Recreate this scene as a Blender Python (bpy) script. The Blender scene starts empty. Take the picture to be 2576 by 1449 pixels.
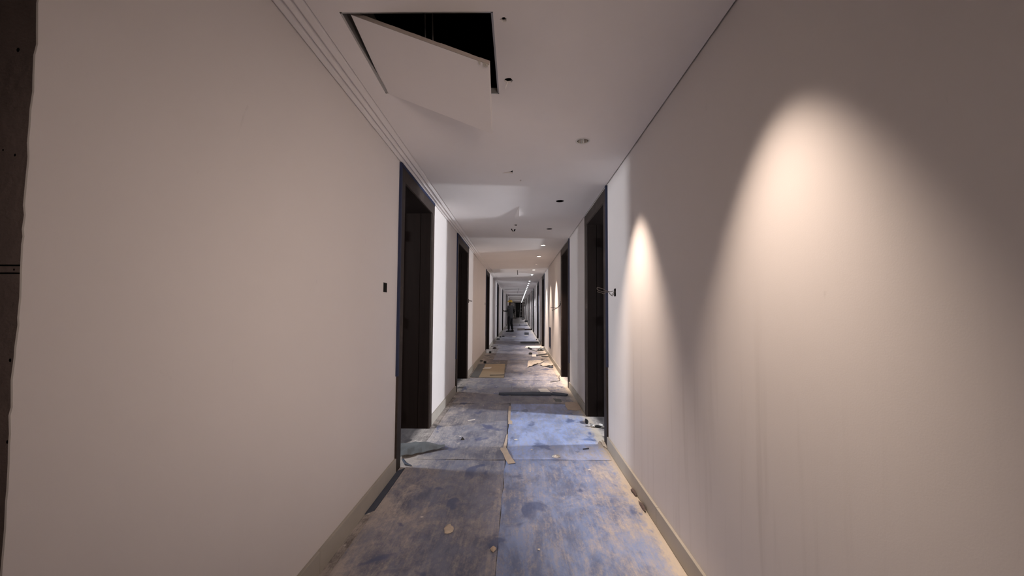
import bpy, bmesh, math, random
from mathutils import Vector, Matrix, noise
from mathutils.geometry import delaunay_2d_cdt
random.seed(7)
sc = bpy.context.scene
col = sc.collection
R = math.radians

# ------------------------------------------------------------------ camera, world, exposure
cam = bpy.data.cameras.new('camera')
cam.sensor_width = 36.0
cam.lens = 950.0 / 2576.0 * 36.0
cam.shift_y = 11.2 / 2576.0
cam.clip_start = 0.02
cam.clip_end = 200
camo = bpy.data.objects.new('camera', cam)
col.objects.link(camo)
camo.matrix_world = (Matrix.Translation((0, 0, 1.23)) @ Matrix.Rotation(R(1.03), 4, 'Z')
                     @ Matrix.Rotation(math.pi / 2 + R(2.61), 4, 'X') @ Matrix.Rotation(0.006, 4, 'Z'))
sc.camera = camo
world = bpy.data.worlds.new('world')
world.use_nodes = True
world.node_tree.nodes['Background'].inputs[0].default_value = (0.01, 0.01, 0.012, 1)
world.node_tree.nodes['Background'].inputs[1].default_value = 1.0
sc.world = world
sc.view_settings.view_transform = 'Standard'
sc.view_settings.look = 'None'
sc.view_settings.exposure = 0.15
sc.view_settings.gamma = 1.0
sc.view_settings.use_curve_mapping = False

SPOT_NEAR = 150.0     # warm downlights close to the camera
SPOT_FAR = 150.0      # cooler ones down the corridor
ROOM = 150.0          # bare bulbs in the rooms
WARM = (1.0, 0.80, 0.66)
COOL = (0.93, 0.92, 1.0)
FILL = 195.0        # added unseen fill spot behind the viewpoint, brightens left wall and ceiling
fl_ = bpy.data.lights.new('fill_spot', 'SPOT')
fl_.energy = FILL; fl_.color = (1.0, 0.82, 0.71); fl_.spot_size = R(60); fl_.spot_blend = 1.0; fl_.shadow_soft_size = 0.4
flo = bpy.data.objects.new('fill_spot', fl_)
flo.location = (0.55, -0.9, 1.35)
flo.rotation_euler = (Vector((-0.93, 4.8, 1.15)) - Vector(flo.location)).to_track_quat('-Z', 'Z').to_euler()
col.objects.link(flo)

# ------------------------------------------------------------------ constants of the corridor
XL, XR, H = -0.93, 0.805, 2.38
YB, YE = -5.0, 60.0
WT = 0.36            # wall thickness (deep panelled door linings)
TOP = 3.1

# ------------------------------------------------------------------ helpers
def tag(o, label=None, cat=None, group=None, kind=None):
    if label: o['label'] = label
    if cat: o['category'] = cat
    if group: o['group'] = group
    if kind: o['kind'] = kind
    return o

def empty(name, loc):
    o = bpy.data.objects.new(name, None)
    o.location = loc
    o.empty_display_size = 0.05
    col.objects.link(o)
    return o

class MB:
    def __init__(s):
        s.v, s.f = [], []
    def add(s, v, f):
        n = len(s.v)
        s.v += [tuple(q) for q in v]
        s.f += [tuple(i + n for i in q) for q in f]
        return s
    def box(s, x0, x1, y0, y1, z0, z1):
        x0, x1 = sorted((x0, x1)); y0, y1 = sorted((y0, y1)); z0, z1 = sorted((z0, z1))
        return s.add([(x0,y0,z0),(x1,y0,z0),(x1,y1,z0),(x0,y1,z0),(x0,y0,z1),(x1,y0,z1),(x1,y1,z1),(x0,y1,z1)],
                     [(3,2,1,0),(4,5,6,7),(0,1,5,4),(1,2,6,5),(2,3,7,6),(3,0,4,7)])
    def prism(s, bot, top):
        n = len(bot)
        return s.add(list(bot) + list(top), [tuple(range(n - 1, -1, -1)), tuple(range(n, 2 * n))] +
                     [(i, (i + 1) % n, n + (i + 1) % n, n + i) for i in range(n)])
    def slab(s, poly, z, t, zf=None):
        zf = zf or (lambda x, y: 0.0)
        return s.prism([(x, y, z + zf(x, y)) for x, y in poly], [(x, y, z + t + zf(x, y)) for x, y in poly])
    def tube(s, pts, r, n=8):
        pts = [Vector(p) for p in pts]
        rr = r if isinstance(r, (list, tuple)) else [r] * len(pts)
        rings = []
        up = Vector((0.13, 0.21, 1)).normalized()
        for i, p in enumerate(pts):
            t = (pts[min(i + 1, len(pts) - 1)] - pts[max(i - 1, 0)]).normalized()
            a = t.cross(up)
            if a.length < 1e-3: a = t.cross(Vector((1, 0, 0)))
            a.normalize(); b = t.cross(a).normalized()
            rings.append([p + (a * math.cos(2 * math.pi * k / n) + b * math.sin(2 * math.pi * k / n)) * rr[i] for k in range(n)])
        v = [q for g in rings for q in g]
        f = [(i*n+k, i*n+(k+1) % n, (i+1)*n+(k+1) % n, (i+1)*n+k) for i in range(len(pts)-1) for k in range(n)]
        f += [tuple(range(n - 1, -1, -1)), tuple((len(pts)-1)*n + k for k in range(n))]
        return s.add(v, f)
    def bar(s, a, b, w, h):
        a, b = Vector(a), Vector(b)
        t = (b - a).normalized()
        u = t.cross(Vector((0, 1, 0)))
        if u.length < 1e-3: u = t.cross(Vector((1, 0, 0)))
        u.normalize(); w2 = t.cross(u).normalized()
        q = [(-1,-1),(1,-1),(1,1),(-1,1)]
        return s.prism([a + u*i*w/2 + w2*j*h/2 for i, j in q], [b + u*i*w/2 + w2*j*h/2 for i, j in q])
    def lathe(s, prof, c, n=32):
        v = [(c[0]+r*math.cos(2*math.pi*k/n), c[1]+r*math.sin(2*math.pi*k/n), c[2]+z) for r, z in prof for k in range(n)]
        f = [(i*n+k, i*n+(k+1) % n, (i+1)*n+(k+1) % n, (i+1)*n+k) for i in range(len(prof)-1) for k in range(n)]
        return s.add(v, f)
    def build(s, name, mat, parent=None, smooth=False, bevel=0.0, fixn=True, origin=None):
        me = bpy.data.meshes.new(name)
        me.from_pydata(s.v, [], s.f)
        if fixn:
            bm = bmesh.new(); bm.from_mesh(me)
            bmesh.ops.recalc_face_normals(bm, faces=bm.faces)
            bm.to_mesh(me); bm.free()
        if smooth: me.polygons.foreach_set('use_smooth', [True] * len(me.polygons))
        me.materials.append(mat)
        o = bpy.data.objects.new(name, me)
        col.objects.link(o)
        if parent is not None:
            o.parent = parent
            w = Vector(parent.location)
            if parent.parent: w = w + Vector(parent.parent.location)
            me.transform(Matrix.Translation(-w))
        elif origin is None:
            xs = [q[0] for q in s.v]; ys = [q[1] for q in s.v]; zs = [q[2] for q in s.v]
            c = Vector(((min(xs)+max(xs))/2, (min(ys)+max(ys))/2, min(zs)))
            me.transform(Matrix.Translation(-c)); o.location = c
        if bevel:
            m = o.modifiers.new('bevel', 'BEVEL'); m.width = bevel; m.segments = 2; m.limit_method = 'ANGLE'
        return o

# ------------------------------------------------------------------ materials
def nt(name):
    m = bpy.data.materials.new(name); m.use_nodes = True
    t = m.node_tree
    return m, t, t.nodes['Principled BSDF']

def N(t, typ, **kw):
    n = t.nodes.new(typ)
    for k, v in kw.items():
        if k.startswith('i_'): n.inputs[int(k[2:])].default_value = v
        else: setattr(n, k, v)
    return n

def wcoord(t, sx=1, sy=1, sz=1):
    g = N(t, 'ShaderNodeNewGeometry')
    mp = N(t, 'ShaderNodeMapping')
    mp.inputs['Scale'].default_value = (sx, sy, sz)
    t.links.new(g.outputs['Position'], mp.inputs['Vector'])
    return mp.outputs['Vector']

def noise_n(t, vec, scale, detail=4, rough=0.5, dist=0.0):
    n = N(t, 'ShaderNodeTexNoise')
    n.inputs['Scale'].default_value = scale; n.inputs['Detail'].default_value = detail
    n.inputs['Roughness'].default_value = rough; n.inputs['Distortion'].default_value = dist
    t.links.new(vec, n.inputs['Vector'])
    return n.outputs['Fac']

def rng(t, val, a, b, c=0.0, d=1.0, smooth=True):
    n = N(t, 'ShaderNodeMapRange')
    n.interpolation_type = 'SMOOTHSTEP' if smooth else 'LINEAR'
    for k, v in zip((1, 2, 3, 4), (a, b, c, d)): n.inputs[k].default_value = v
    t.links.new(val, n.inputs[0])
    return n.outputs[0]

def mth(t, op, a, b=None, clamp=False):
    n = N(t, 'ShaderNodeMath', operation=op); n.use_clamp = clamp
    for i, q in enumerate((a, b)):
        if q is None: continue
        if isinstance(q, (int, float)): n.inputs[i].default_value = q
        else: t.links.new(q, n.inputs[i])
    return n.outputs[0]

def mixc(t, fac, a, b):
    n = N(t, 'ShaderNodeMix', data_type='RGBA')
    if isinstance(fac, (int, float)): n.inputs[0].default_value = fac
    else: t.links.new(fac, n.inputs[0])
    for i, q in ((6, a), (7, b)):
        if isinstance(q, tuple): n.inputs[i].default_value = (*q[:3], 1)
        else: t.links.new(q, n.inputs[i])
    return n.outputs[2]

def bump(t, b, h, strength=0.2, dist=0.01):
    n = N(t, 'ShaderNodeBump'); n.inputs['Strength'].default_value = strength; n.inputs['Distance'].default_value = dist
    t.links.new(h, n.inputs['Height']); t.links.new(n.outputs[0], b.inputs['Normal'])

def simple(name, c, rough=0.6, var=0.12, scale=12, metal=0.0, bmp=0.0, spec=0.5):
    m, t, b = nt(name)
    n = noise_n(t, wcoord(t), scale, 5)
    lo = tuple(q * (1 - var) for q in c); hi = tuple(min(1, q * (1 + var)) for q in c)
    t.links.new(mixc(t, n, lo, hi), b.inputs['Base Color'])
    b.inputs['Roughness'].default_value = rough; b.inputs['Metallic'].default_value = metal
    b.inputs['Specular IOR Level'].default_value = spec
    if bmp: bump(t, b, noise_n(t, wcoord(t), scale * 6, 5), bmp)
    return m

def mat_wall():
    m, t, b = nt('wall_plaster')
    w = wcoord(t)
    sepw = N(t, 'ShaderNodeSeparateXYZ'); t.links.new(w, sepw.inputs[0])
    n1 = noise_n(t, w, 1.3, 4)
    c = mixc(t, n1, (0.79, 0.745, 0.72), (0.86, 0.815, 0.79))
    # trowel streaks running down, scuffs and pencil marks
    st = noise_n(t, wcoord(t, 1, 13, 0.7), 1.0, 4, 0.55, 0.4)
    c = mixc(t, mth(t, 'MULTIPLY', mth(t, 'MULTIPLY', rng(t, st, 0.52, 0.75), mth(t, 'MULTIPLY', rng(t, sepw.outputs[2], 1.5, 0.6), rng(t, sepw.outputs[0], 0.0, 0.5))), 0.26), c, (0.50, 0.45, 0.41))
    sc_ = noise_n(t, wcoord(t, 3, 3, 1.2), 2.0, 8, 0.7, 1.0)
    c = mixc(t, mth(t, 'MULTIPLY', rng(t, sc_, 0.66, 0.76), 0.25), c, (0.42, 0.38, 0.35))
    t.links.new(c, b.inputs['Base Color'])
    b.inputs['Roughness'].default_value = 0.75
    b.inputs['Specular IOR Level'].default_value = 0.25
    h = mth(t, 'ADD', mth(t, 'MULTIPLY', noise_n(t, w, 240, 3), 0.10), mth(t, 'ADD', mth(t, 'MULTIPLY', st, 0.3), n1))
    bump(t, b, h, 0.12, 0.01)
    return m

def mat_floor(name, mode):
    """protective floor sheet: blue board under plaster dust; object colour r = dust, g = blueness"""
    m, t, b = nt(name)
    w = wcoord(t)
    sep = N(t, 'ShaderNodeSeparateXYZ'); t.links.new(w, sep.inputs[0])
    oi = N(t, 'ShaderNodeObjectInfo')
    oc = N(t, 'ShaderNodeSeparateColor'); t.links.new(oi.outputs['Color'], oc.inputs[0])
    low = noise_n(t, w, 1.7, 5, 0.55)
    mid = noise_n(t, wcoord(t, 1.0, 0.55, 1), 5.0, 7, 0.62, 0.6)
    fine = noise_n(t, wcoord(t, 1, 0.5, 1), 38, 6, 0.7)
    streak = noise_n(t, wcoord(t, 60, 2.2, 1), 1.0, 4, 0.6)
    weave = noise_n(t, wcoord(t, 240, 6, 1), 1.0, 2, 0.5)
    if mode == 'sheet':
        grey = mixc(t, low, (0.185, 0.185, 0.230), (0.320, 0.312, 0.345))
        blue = mixc(t, low, (0.150, 0.235, 0.490), (0.340, 0.420, 0.640))
        base = mixc(t, oc.outputs[1], grey, blue)
        smut = noise_n(t, wcoord(t, 1.6, 0.7, 1), 3.2, 9, 0.72, 0.4)
        base = mixc(t, rng(t, smut, 0.60, 0.38, 0.0, 0.50), base, (0.060, 0.070, 0.125))
        hsv = N(t, 'ShaderNodeHueSaturation')
        t.links.new(base, hsv.inputs['Color'])
        t.links.new(mth(t, 'ADD', oc.outputs[2], 1.0), hsv.inputs['Value'])
        base = hsv.outputs['Color']
    else:
        base = mixc(t, low, (0.045, 0.042, 0.047), (0.095, 0.088, 0.090))
    ax = mth(t, 'ABSOLUTE', mth(t, 'ADD', sep.outputs[0], 0.06))
    edge = rng(t, mth(t, 'ADD', ax, mth(t, 'MULTIPLY', mth(t, 'SUBTRACT', mid, 0.5), 0.75)), 0.40, 0.92)
    inside_ = rng(t, ax, 1.0, 0.90) if mode == 'floor' else None
    d = mth(t, 'ADD', mth(t, 'MULTIPLY', edge, 0.72), mth(t, 'MULTIPLY', rng(t, mid, 0.40, 0.75), 0.45))
    d = mth(t, 'MULTIPLY', d, mth(t, 'ADD', oc.outputs[0], 0.0) if mode == 'sheet' else mth(t, 'ADD', mth(t, 'MULTIPLY', inside_, 0.8), 0.2))
    swirl = noise_n(t, wcoord(t, 1.3, 0.8, 1), 9.0, 9, 0.74, 0.5)
    grit = noise_n(t, wcoord(t, 1, 0.6, 1), 130, 4, 0.7)
    d = mth(t, 'ADD', d, mth(t, 'MULTIPLY', mth(t, 'SUBTRACT', grit, 0.5), 1.1))
    d = mth(t, 'ADD', d, mth(t, 'MULTIPLY', mth(t, 'SUBTRACT', swirl, 0.46), 1.5))
    d = mth(t, 'ADD', d, mth(t, 'MULTIPLY', mth(t, 'SUBTRACT', fine, 0.5), 1.3))
    d = mth(t, 'ADD', d, mth(t, 'MULTIPLY', mth(t, 'SUBTRACT', streak, 0.5), 1.0))
    d = mth(t, 'ADD', d, mth(t, 'MULTIPLY', mth(t, 'SUBTRACT', weave, 0.5), 0.35))
    # wiped and damp spots where the clean dark blue board shows
    blobn = noise_n(t, wcoord(t, 1, 0.8, 1), 4.2, 3, 0.5, 0.5)
    blob = rng(t, blobn, 0.60, 0.665)
    d = mth(t, 'MULTIPLY', d, mth(t, 'SUBTRACT', 1.0, mth(t, 'MULTIPLY', blob, 0.9)), clamp=True)
    if mode == 'floor': d = mth(t, 'MULTIPLY', d, mth(t, 'ADD', mth(t, 'MULTIPLY', inside_, 0.75), 0.25))
    if mode == 'sheet':
        base = mixc(t, mth(t, 'MULTIPLY', blob, 0.55), base, (0.055, 0.085, 0.22))
    dust = mixc(t, swirl, (0.36, 0.325, 0.305), (0.76, 0.69, 0.63))
    c = mixc(t, mth(t, 'MULTIPLY', d, 0.95), base, dust)
    # thick plaster powder swept against the skirtings
    pw = rng(t, mth(t, 'ADD', sep.outputs[0], mth(t, 'MULTIPLY', mth(t, 'SUBTRACT', fine, 0.5), 0.16)), 0.70, 0.77)
    pw = mth(t, 'MULTIPLY', pw, rng(t, sep.outputs[0], 0.84, 0.81))
    c = mixc(t, mth(t, 'MULTIPLY', pw, 0.85), c, (0.66, 0.58, 0.48))
    # paint drips
    vo = N(t, 'ShaderNodeTexVoronoi'); vo.inputs['Scale'].default_value = 9.0; t.links.new(w, vo.inputs['Vector'])
    vc = N(t, 'ShaderNodeSeparateColor'); t.links.new(vo.outputs['Color'], vc.inputs[0])
    sp = mth(t, 'MULTIPLY', rng(t, vo.outputs['Distance'], 0.13, 0.05), rng(t, vc.outputs[0], 0.80, 0.83))
    c = mixc(t, sp, c, (0.80, 0.76, 0.72))
    t.links.new(c, b.inputs['Base Color'])
    b.inputs['Roughness'].default_value = 0.55
    t.links.new(rng(t, d, 0.0, 0.7, 0.42, 0.9, False), b.inputs['Roughness'])
    bump(t, b, mth(t, 'ADD', mth(t, 'MULTIPLY', d, 0.6), mth(t, 'MULTIPLY', fine, 0.5)), 0.22, 0.006)
    return m

def mat_wood():
    m, t, b = nt('dark_stained_wood')
    g = noise_n(t, wcoord(t, 30, 30, 1.6), 1.0, 6, 0.6, 0.5)
    t.links.new(mixc(t, g, (0.006, 0.0035, 0.003), (0.016, 0.010, 0.008)), b.inputs['Base Color'])
    b.inputs['Roughness'].default_value = 0.7
    b.inputs['Specular IOR Level'].default_value = 0.08
    bump(t, b, g, 0.1, 0.003)
    return m

def mat_casing():
    m, t, b = nt('brown_casing_wood')
    g = noise_n(t, wcoord(t, 30, 30, 1.6), 1.0, 6, 0.6, 0.5)
    d = noise_n(t, wcoord(t), 6, 6, 0.7)
    c = mixc(t, g, (0.020, 0.013, 0.010), (0.044, 0.030, 0.024))
    c = mixc(t, mth(t, 'MULTIPLY', rng(t, d, 0.52, 0.75), 0.35), c, (0.16, 0.125, 0.105))
    t.links.new(c, b.inputs['Base Color'])
    b.inputs['Roughness'].default_value = 0.6
    b.inputs['Specular IOR Level'].default_value = 0.3
    return m

def emis(name, c, s):
    m, t, b = nt(name)
    b.inputs['Base Color'].default_value = (*c, 1)
    b.inputs['Emission Color'].default_value = (*c, 1)
    b.inputs['Emission Strength'].default_value = s
    return m

M = dict(
    wall=mat_wall(),
    ceil=simple('ceiling_paint', (0.86, 0.82, 0.80), 0.85, 0.05, 2.0, bmp=0.05, spec=0.2),
    floor=mat_floor('bare_floor', 'floor'), sheet=mat_floor('floor_protection_board', 'sheet'),
    wood=mat_wood(), casing=mat_casing(),
    skirt=simple('skirting_stone', (0.46, 0.43, 0.375), 0.55, 0.10, 7, bmp=0.03),
    concrete=simple('rough_concrete', (0.150, 0.115, 0.108), 0.95, 0.35, 9, bmp=0.6),
    room=simple('room_render', (0.30, 0.29, 0.29), 0.95, 0.2, 4),
    tape=simple('blue_masking_tape', (0.008, 0.016, 0.058), 0.6, 0.25, 20),
    cream=simple('cream_paper_tape', (0.62, 0.50, 0.39), 0.8, 0.12, 25),
    black=simple('black_plastic', (0.008, 0.008, 0.009), 0.5, 0.3, 20),
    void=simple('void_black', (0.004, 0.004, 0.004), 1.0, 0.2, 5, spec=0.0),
    steel=simple('galvanised_steel', (0.45, 0.44, 0.43), 0.45, 0.1, 15, metal=0.8),
    chrome=simple('polished_reflector', (0.75, 0.73, 0.70), 0.12, 0.05, 10, metal=1.0),
    white=simple('white_painted_metal', (0.72, 0.70, 0.68), 0.5, 0.05, 15),
    alu=simple('aluminium', (0.55, 0.54, 0.53), 0.4, 0.1, 20, metal=0.6),
    wire=simple('grey_cable', (0.13, 0.105, 0.09), 0.5, 0.3, 30),
    bulb_w=emis('warm_lamp_glass', (1.0, 0.86, 0.68), 25.0),
    bulb_c=emis('cool_lamp_glass', (0.90, 0.95, 1.0), 18.0),
    bulb_off=simple('unlit_lamp_glass', (0.06, 0.06, 0.06), 0.2, 0.1, 10),
    card=simple('brown_cardboard', (0.46, 0.37, 0.25), 0.85, 0.10, 5, bmp=0.05),
    paper=simple('white_paper', (0.80, 0.76, 0.71), 0.85, 0.06, 10),
    plastic=simple('milky_plastic_film', (0.72, 0.65, 0.57), 0.45, 0.10, 9),
    rawboard=simple('raw_board_edge', (0.33, 0.285, 0.26), 0.95, 0.2, 40),
    greyfilm=simple('grey_foam_sheet', (0.15, 0.16, 0.165), 0.7, 0.22, 8, bmp=0.1),
    darkblue=simple('dark_blue_foam', (0.075, 0.090, 0.125), 0.7, 0.2, 12),
    plasterchip=simple('plaster_chip', (0.72, 0.62, 0.50), 0.9, 0.15, 40, bmp=0.3),
    foil=simple('crumpled_foil', (0.60, 0.58, 0.55), 0.35, 0.3, 40, metal=0.5),
    skin=simple('dark_skin', (0.050, 0.028, 0.020), 0.6, 0.1, 20),
    shirt=simple('grey_cotton', (0.050, 0.048, 0.050), 0.9, 0.12, 30, bmp=0.1),
    sleeve=simple('black_knit', (0.012, 0.012, 0.013), 0.9, 0.2, 30),
    trouser=simple('black_denim', (0.008, 0.008, 0.010), 0.9, 0.2, 30),
    helmet=simple('yellow_helmet_shell', (0.62, 0.40, 0.06), 0.4, 0.06, 15),
    hair=simple('black_hair', (0.008, 0.007, 0.006), 0.8, 0.2, 60),
)

# ------------------------------------------------------------------ door layout (outer edges of the casings)
DL = [(2.88, 4.03), (5.60, 6.86), (10.62, 11.85), (16.1, 17.3), (21.15, 22.4), (27.0, 28.2), (30.6, 31.7), (34.2, 35.4), (37.8, 38.9), (41.6, 42.8), (45.4, 46.6), (49.2, 50.4), (53.0, 54.2), (56.6, 57.8)]
DR = [(3.43, 4.54), (6.00, 7.13), (11.80, 12.95), (15.15, 16.35), (19.6, 20.8), (21.85, 23.1), (26.2, 27.4), (28.9, 30.0), (32.4, 33.6), (35.5, 36.7), (39.2, 40.4), (42.8, 44.0), (46.5, 47.7), (50.0, 51.2), (53.6, 54.8), (57.0, 58.2)]
OPEN_TOP = 2.27

# ------------------------------------------------------------------ floor, walls, ceiling
fl = MB().box(-4.4, 4.4, YB - 0.3, YE + 0.3, -0.15, 0.0).build('floor', M['floor'])
tag(fl, 'bare dusty concrete floor showing along the skirtings and inside the doorways', 'floor', kind='structure')

def wall_runs(mb, xa, xb, ya, yb, doors, holes=()):
    cuts = [(d0 + 0.065, d1 - 0.065, 0.0, OPEN_TOP + 0.03) for d0, d1 in doors] + list(holes)
    cuts.sort()
    y = ya
    for c0, c1, z0, z1 in cuts:
        mb.box(xa, xb, y, c0, 0, TOP)
        if z0 > 0: mb.box(xa, xb, c0, c1, 0, z0)
        mb.box(xa, xb, c0, c1, z1, TOP)
        y = c1
    mb.box(xa, xb, y, yb, 0, TOP)

# left wall; its near end is a ragged plaster edge at Y 0.69
w = MB()
HOLES_L = [(2.572, 2.642, 1.346, 1.412), (6.95, 7.03, 1.35, 1.42), (10.36, 10.44, 1.35, 1.42), (15.9, 15.98, 1.35, 1.42)]
wall_runs(w, XL - WT, XL, 0.80, YE, DL, HOLES_L)
edge = []
z = 0.0
rr = random.Random(3)
while z < TOP:
    big = 0.5 + 0.5 * noise.noise((0.3, 1.7, z * 3.0))
    edge.append((0.688 + rr.uniform(-0.002, 0.002) - 0.006 * max(0, big - 0.55) * 3, z))
    z += rr.uniform(0.012, 0.05)
edge.append((0.688, TOP))
poly = [(0.80, 0.0)] + [(a, b) for a, b in edge] + [(0.80, TOP)]
w.prism([(XL - 0.004, a, b) for a, b in poly], [(XL, a, b) for a, b in poly])
w.box(XL - WT, XL, YB, -0.9, 0, TOP)
wl = w.build('wall_left', M['wall'])
tag(wl, 'left corridor wall of bare off-white plaster pierced by dark doorways', 'wall', kind='structure')
# the raw masonry end of that wall, where it stops at a side passage beside the viewpoint
for a, b in [(0.0, 1.2915), (1.2945, 1.3065), (1.3095, TOP)]:
    MB().box(XL - 0.25, XL - 0.0005, 0.6935, 0.80, a, b).build('masonry_block', M['concrete'], wl, bevel=0.0008)
MB().box(XL - 0.25, XL - 0.012, 0.70, 0.80, 0, TOP).build('mortar_bed', M['void'], wl)
for (x, z, s) in [(-0.974, 1.728, 0.004), (-0.966, 1.52, 0.0025), (-0.99, 1.53, 0.002), (-0.953, 1.30, 0.002), (-0.949, 1.13, 0.003), (-0.944, 0.98, 0.003)]:
    b_ = MB()
    k8 = [k*math.pi/4 for k in range(8)]
    b_.prism([(x + s*math.cos(a)*rr.uniform(.6, 1.2), 0.694, z + 1.5*s*math.sin(a)*rr.uniform(.6, 1.2)) for a in k8],
             [(x + s*.7*math.cos(a), 0.6932, z + s*math.sin(a)) for a in k8])
    b_.build('dark_pit', M['void'], wl)
# smears of plaster over the arris
for k in range(16):
    z = rr.uniform(0.5, 1.9); h = rr.uniform(0.01, 0.05); q = rr.uniform(0.003, 0.009)
    e0 = XL - 0.0012
    MB().prism([(e0, 0.6937, z), (XL - q, 0.6937, z + h*.4), (XL - q*.6, 0.6937, z + h*.8), (e0, 0.6937, z + h)],
               [(e0, 0.6915, z), (XL - q*.7, 0.6925, z + h*.4), (XL - q*.4, 0.6925, z + h*.8), (e0, 0.6915, z + h)]).build('plaster_smear', M['wall'], wl)

w = MB()
HOLES_R = [(3.142, 3.200, 1.346, 1.412), (7.22, 7.29, 1.33, 1.40), (9.50, 9.92, 0.26, 0.787), (17.7, 17.78, 1.34, 1.41)]
wall_runs(w, XR, XR + WT, YB, YE, DR, HOLES_R)
wr = w.build('wall_right', M['wall'])
tag(wr, 'right corridor wall of smooth off-white plaster washed by the downlights', 'wall', kind='structure')
wf = MB().box(XL - WT, XR + WT, YE, YE + 0.12, 0, TOP).build('wall_far', M['wall'])
tag(wf, 'plastered wall closing the far end of the corridor', 'wall', kind='structure')
wb = MB().box(XL - WT - 0.2, XR + WT, YB - 0.12, YB, 0, TOP).build('wall_back', M['wall'])
tag(wb, 'plastered wall closing the corridor behind the viewpoint', 'wall', kind='structure')

# rooms behind the doors: outer walls, partitions and the concrete slab over everything
o = MB().box(-4.4, -4.2, YB, YE, 0, TOP).build('wall_outer_left', M['room']); tag(o, 'outer wall of the rooms behind the left doors', 'wall', kind='structure')
o = MB().box(4.2, 4.4, YB, YE, 0, TOP).build('wall_outer_right', M['room']); tag(o, 'outer wall of the rooms behind the right doors', 'wall', kind='structure')
pl, pr = MB(), MB()
for D, p, xa, xb in ((DL, pl, -4.2, XL - WT), (DR, pr, XR + WT, 4.2)):
    ys = [0.76] + [(D[i][1] + D[i+1][0]) / 2 for i in range(len(D) - 1)] + [D[-1][1] + 1.6]
    for y in ys: p.box(xa, xb, y - 0.06, y + 0.06, 0, TOP)
o = pl.build('wall_partition_left', M['room']); tag(o, 'partition walls between the rooms behind the left doors', 'wall', kind='structure')
o = pr.build('wall_partition_right', M['room']); tag(o, 'partition walls between the rooms behind the right doors', 'wall', kind='structure')
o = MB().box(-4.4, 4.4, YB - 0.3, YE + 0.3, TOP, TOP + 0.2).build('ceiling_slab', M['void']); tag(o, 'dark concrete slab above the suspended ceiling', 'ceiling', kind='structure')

# ---- downlight positions
LAMPY = [-3.05, -1.65, -0.25, 1.135, 2.53, 3.955, 5.334, 6.70, 8.10, 9.53, 10.90, 12.36, 13.75, 15.12, 16.48, 17.83, 19.15, 20.53]
while LAMPY[-1] < 58: LAMPY.append(LAMPY[-1] + 1.4)
LX = 0.43
LR = 0.042
OFF = {-0.25, 3.955, 5.334, 13.75}

# ---- gypsum ceiling: one board with real holes in it
def ragged(cx, cy, rx, ry, n, seed, j=0.3):
    q = random.Random(seed)
    return [(cx + rx * math.cos(2*math.pi*k/n) * q.uniform(1-j, 1+j), cy + ry * math.sin(2*math.pi*k/n) * q.uniform(1-j, 1+j)) for k in range(n)]
HATCH = [(-0.703, 1.403), (-0.106, 1.407), (-0.110, 1.967), (-0.717, 1.957)]
holes = [HATCH]
for y in LAMPY: holes.append([(LX + LR * math.cos(2*math.pi*k/20), y + LR * math.sin(2*math.pi*k/20)) for k in range(20)])
holes.append(ragged(-0.066, 1.449, 0.013, 0.012, 10, 1))
holes.append(ragged(-0.058, 1.848, 0.021, 0.024, 14, 2, 0.12) )
holes.append([(-0.150, 3.140), (-0.105, 3.135), (-0.078, 3.138), (-0.058, 3.150), (-0.055, 3.070), (-0.072, 3.095), (-0.105, 3.105)])
holes.append(ragged(0.012, 3.315, 0.008, 0.022, 8, 4))
holes.append([(-0.075, 5.07), (-0.03, 5.07), (-0.03, 5.11), (-0.075, 5.11)])
holes.append([(-0.122, 5.33), (-0.102, 5.56), (-0.066, 5.56), (-0.044, 5.35), (-0.070, 5.36), (-0.078, 5.47), (-0.094, 5.47), (-0.100, 5.33)])
holes.append(ragged(-0.06, 14.35, 0.03, 0.09, 8, 5))
CX0, CX1 = -0.806, 0.797
cv, ce_ = [], []
outer = []
y = YB
for y in [YB + i * (YE - YB) / 40 for i in range(41)]: outer.append((CX1, y))
for y in [YE - i * (YE - YB) / 40 for i in range(41)]: outer.append((CX0, y))
def loop(p):
    n = len(cv); cv.extend(Vector(q) for q in p)
    ce_.extend((n + i, n + (i + 1) % len(p)) for i in range(len(p)))
loop(outer)
for h in holes: loop(h)
vo, eo, fo, _, _, _ = delaunay_2d_cdt(cv, ce_, [], 1, 1e-6)
def inside(p, q):
    c = False
    for i in range(len(q)):
        (x0, y0), (x1, y1) = q[i], q[i-1]
        if (y0 > p[1]) != (y1 > p[1]) and p[0] < (x1-x0)*(p[1]-y0)/(y1-y0)+x0: c = not c
    return c
keep = []
for f in fo:
    c = sum((vo[i] for i in f), Vector((0, 0))) / len(f)
    if inside(c, outer) and not any(inside(c, h) for h in holes): keep.append(f)
cm = MB()
cm.add([(p.x, p.y, H) for p in vo], keep)
cm.add([(p.x, p.y, H + 0.013) for p in vo], keep)
for h in holes + [outer]:
    n = len(h)
    cm.add([(a, b, H) for a, b in h] + [(a, b, H + 0.013) for a, b in h], [(i, (i+1) % n, n+(i+1) % n, n+i) for i in range(n)])
me_c = cm.build('ceiling', M['ceil'], fixn=True)
tag(me_c, 'smooth off-white gypsum corridor ceiling with cut holes for lights', 'ceiling', kind='structure')

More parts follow.
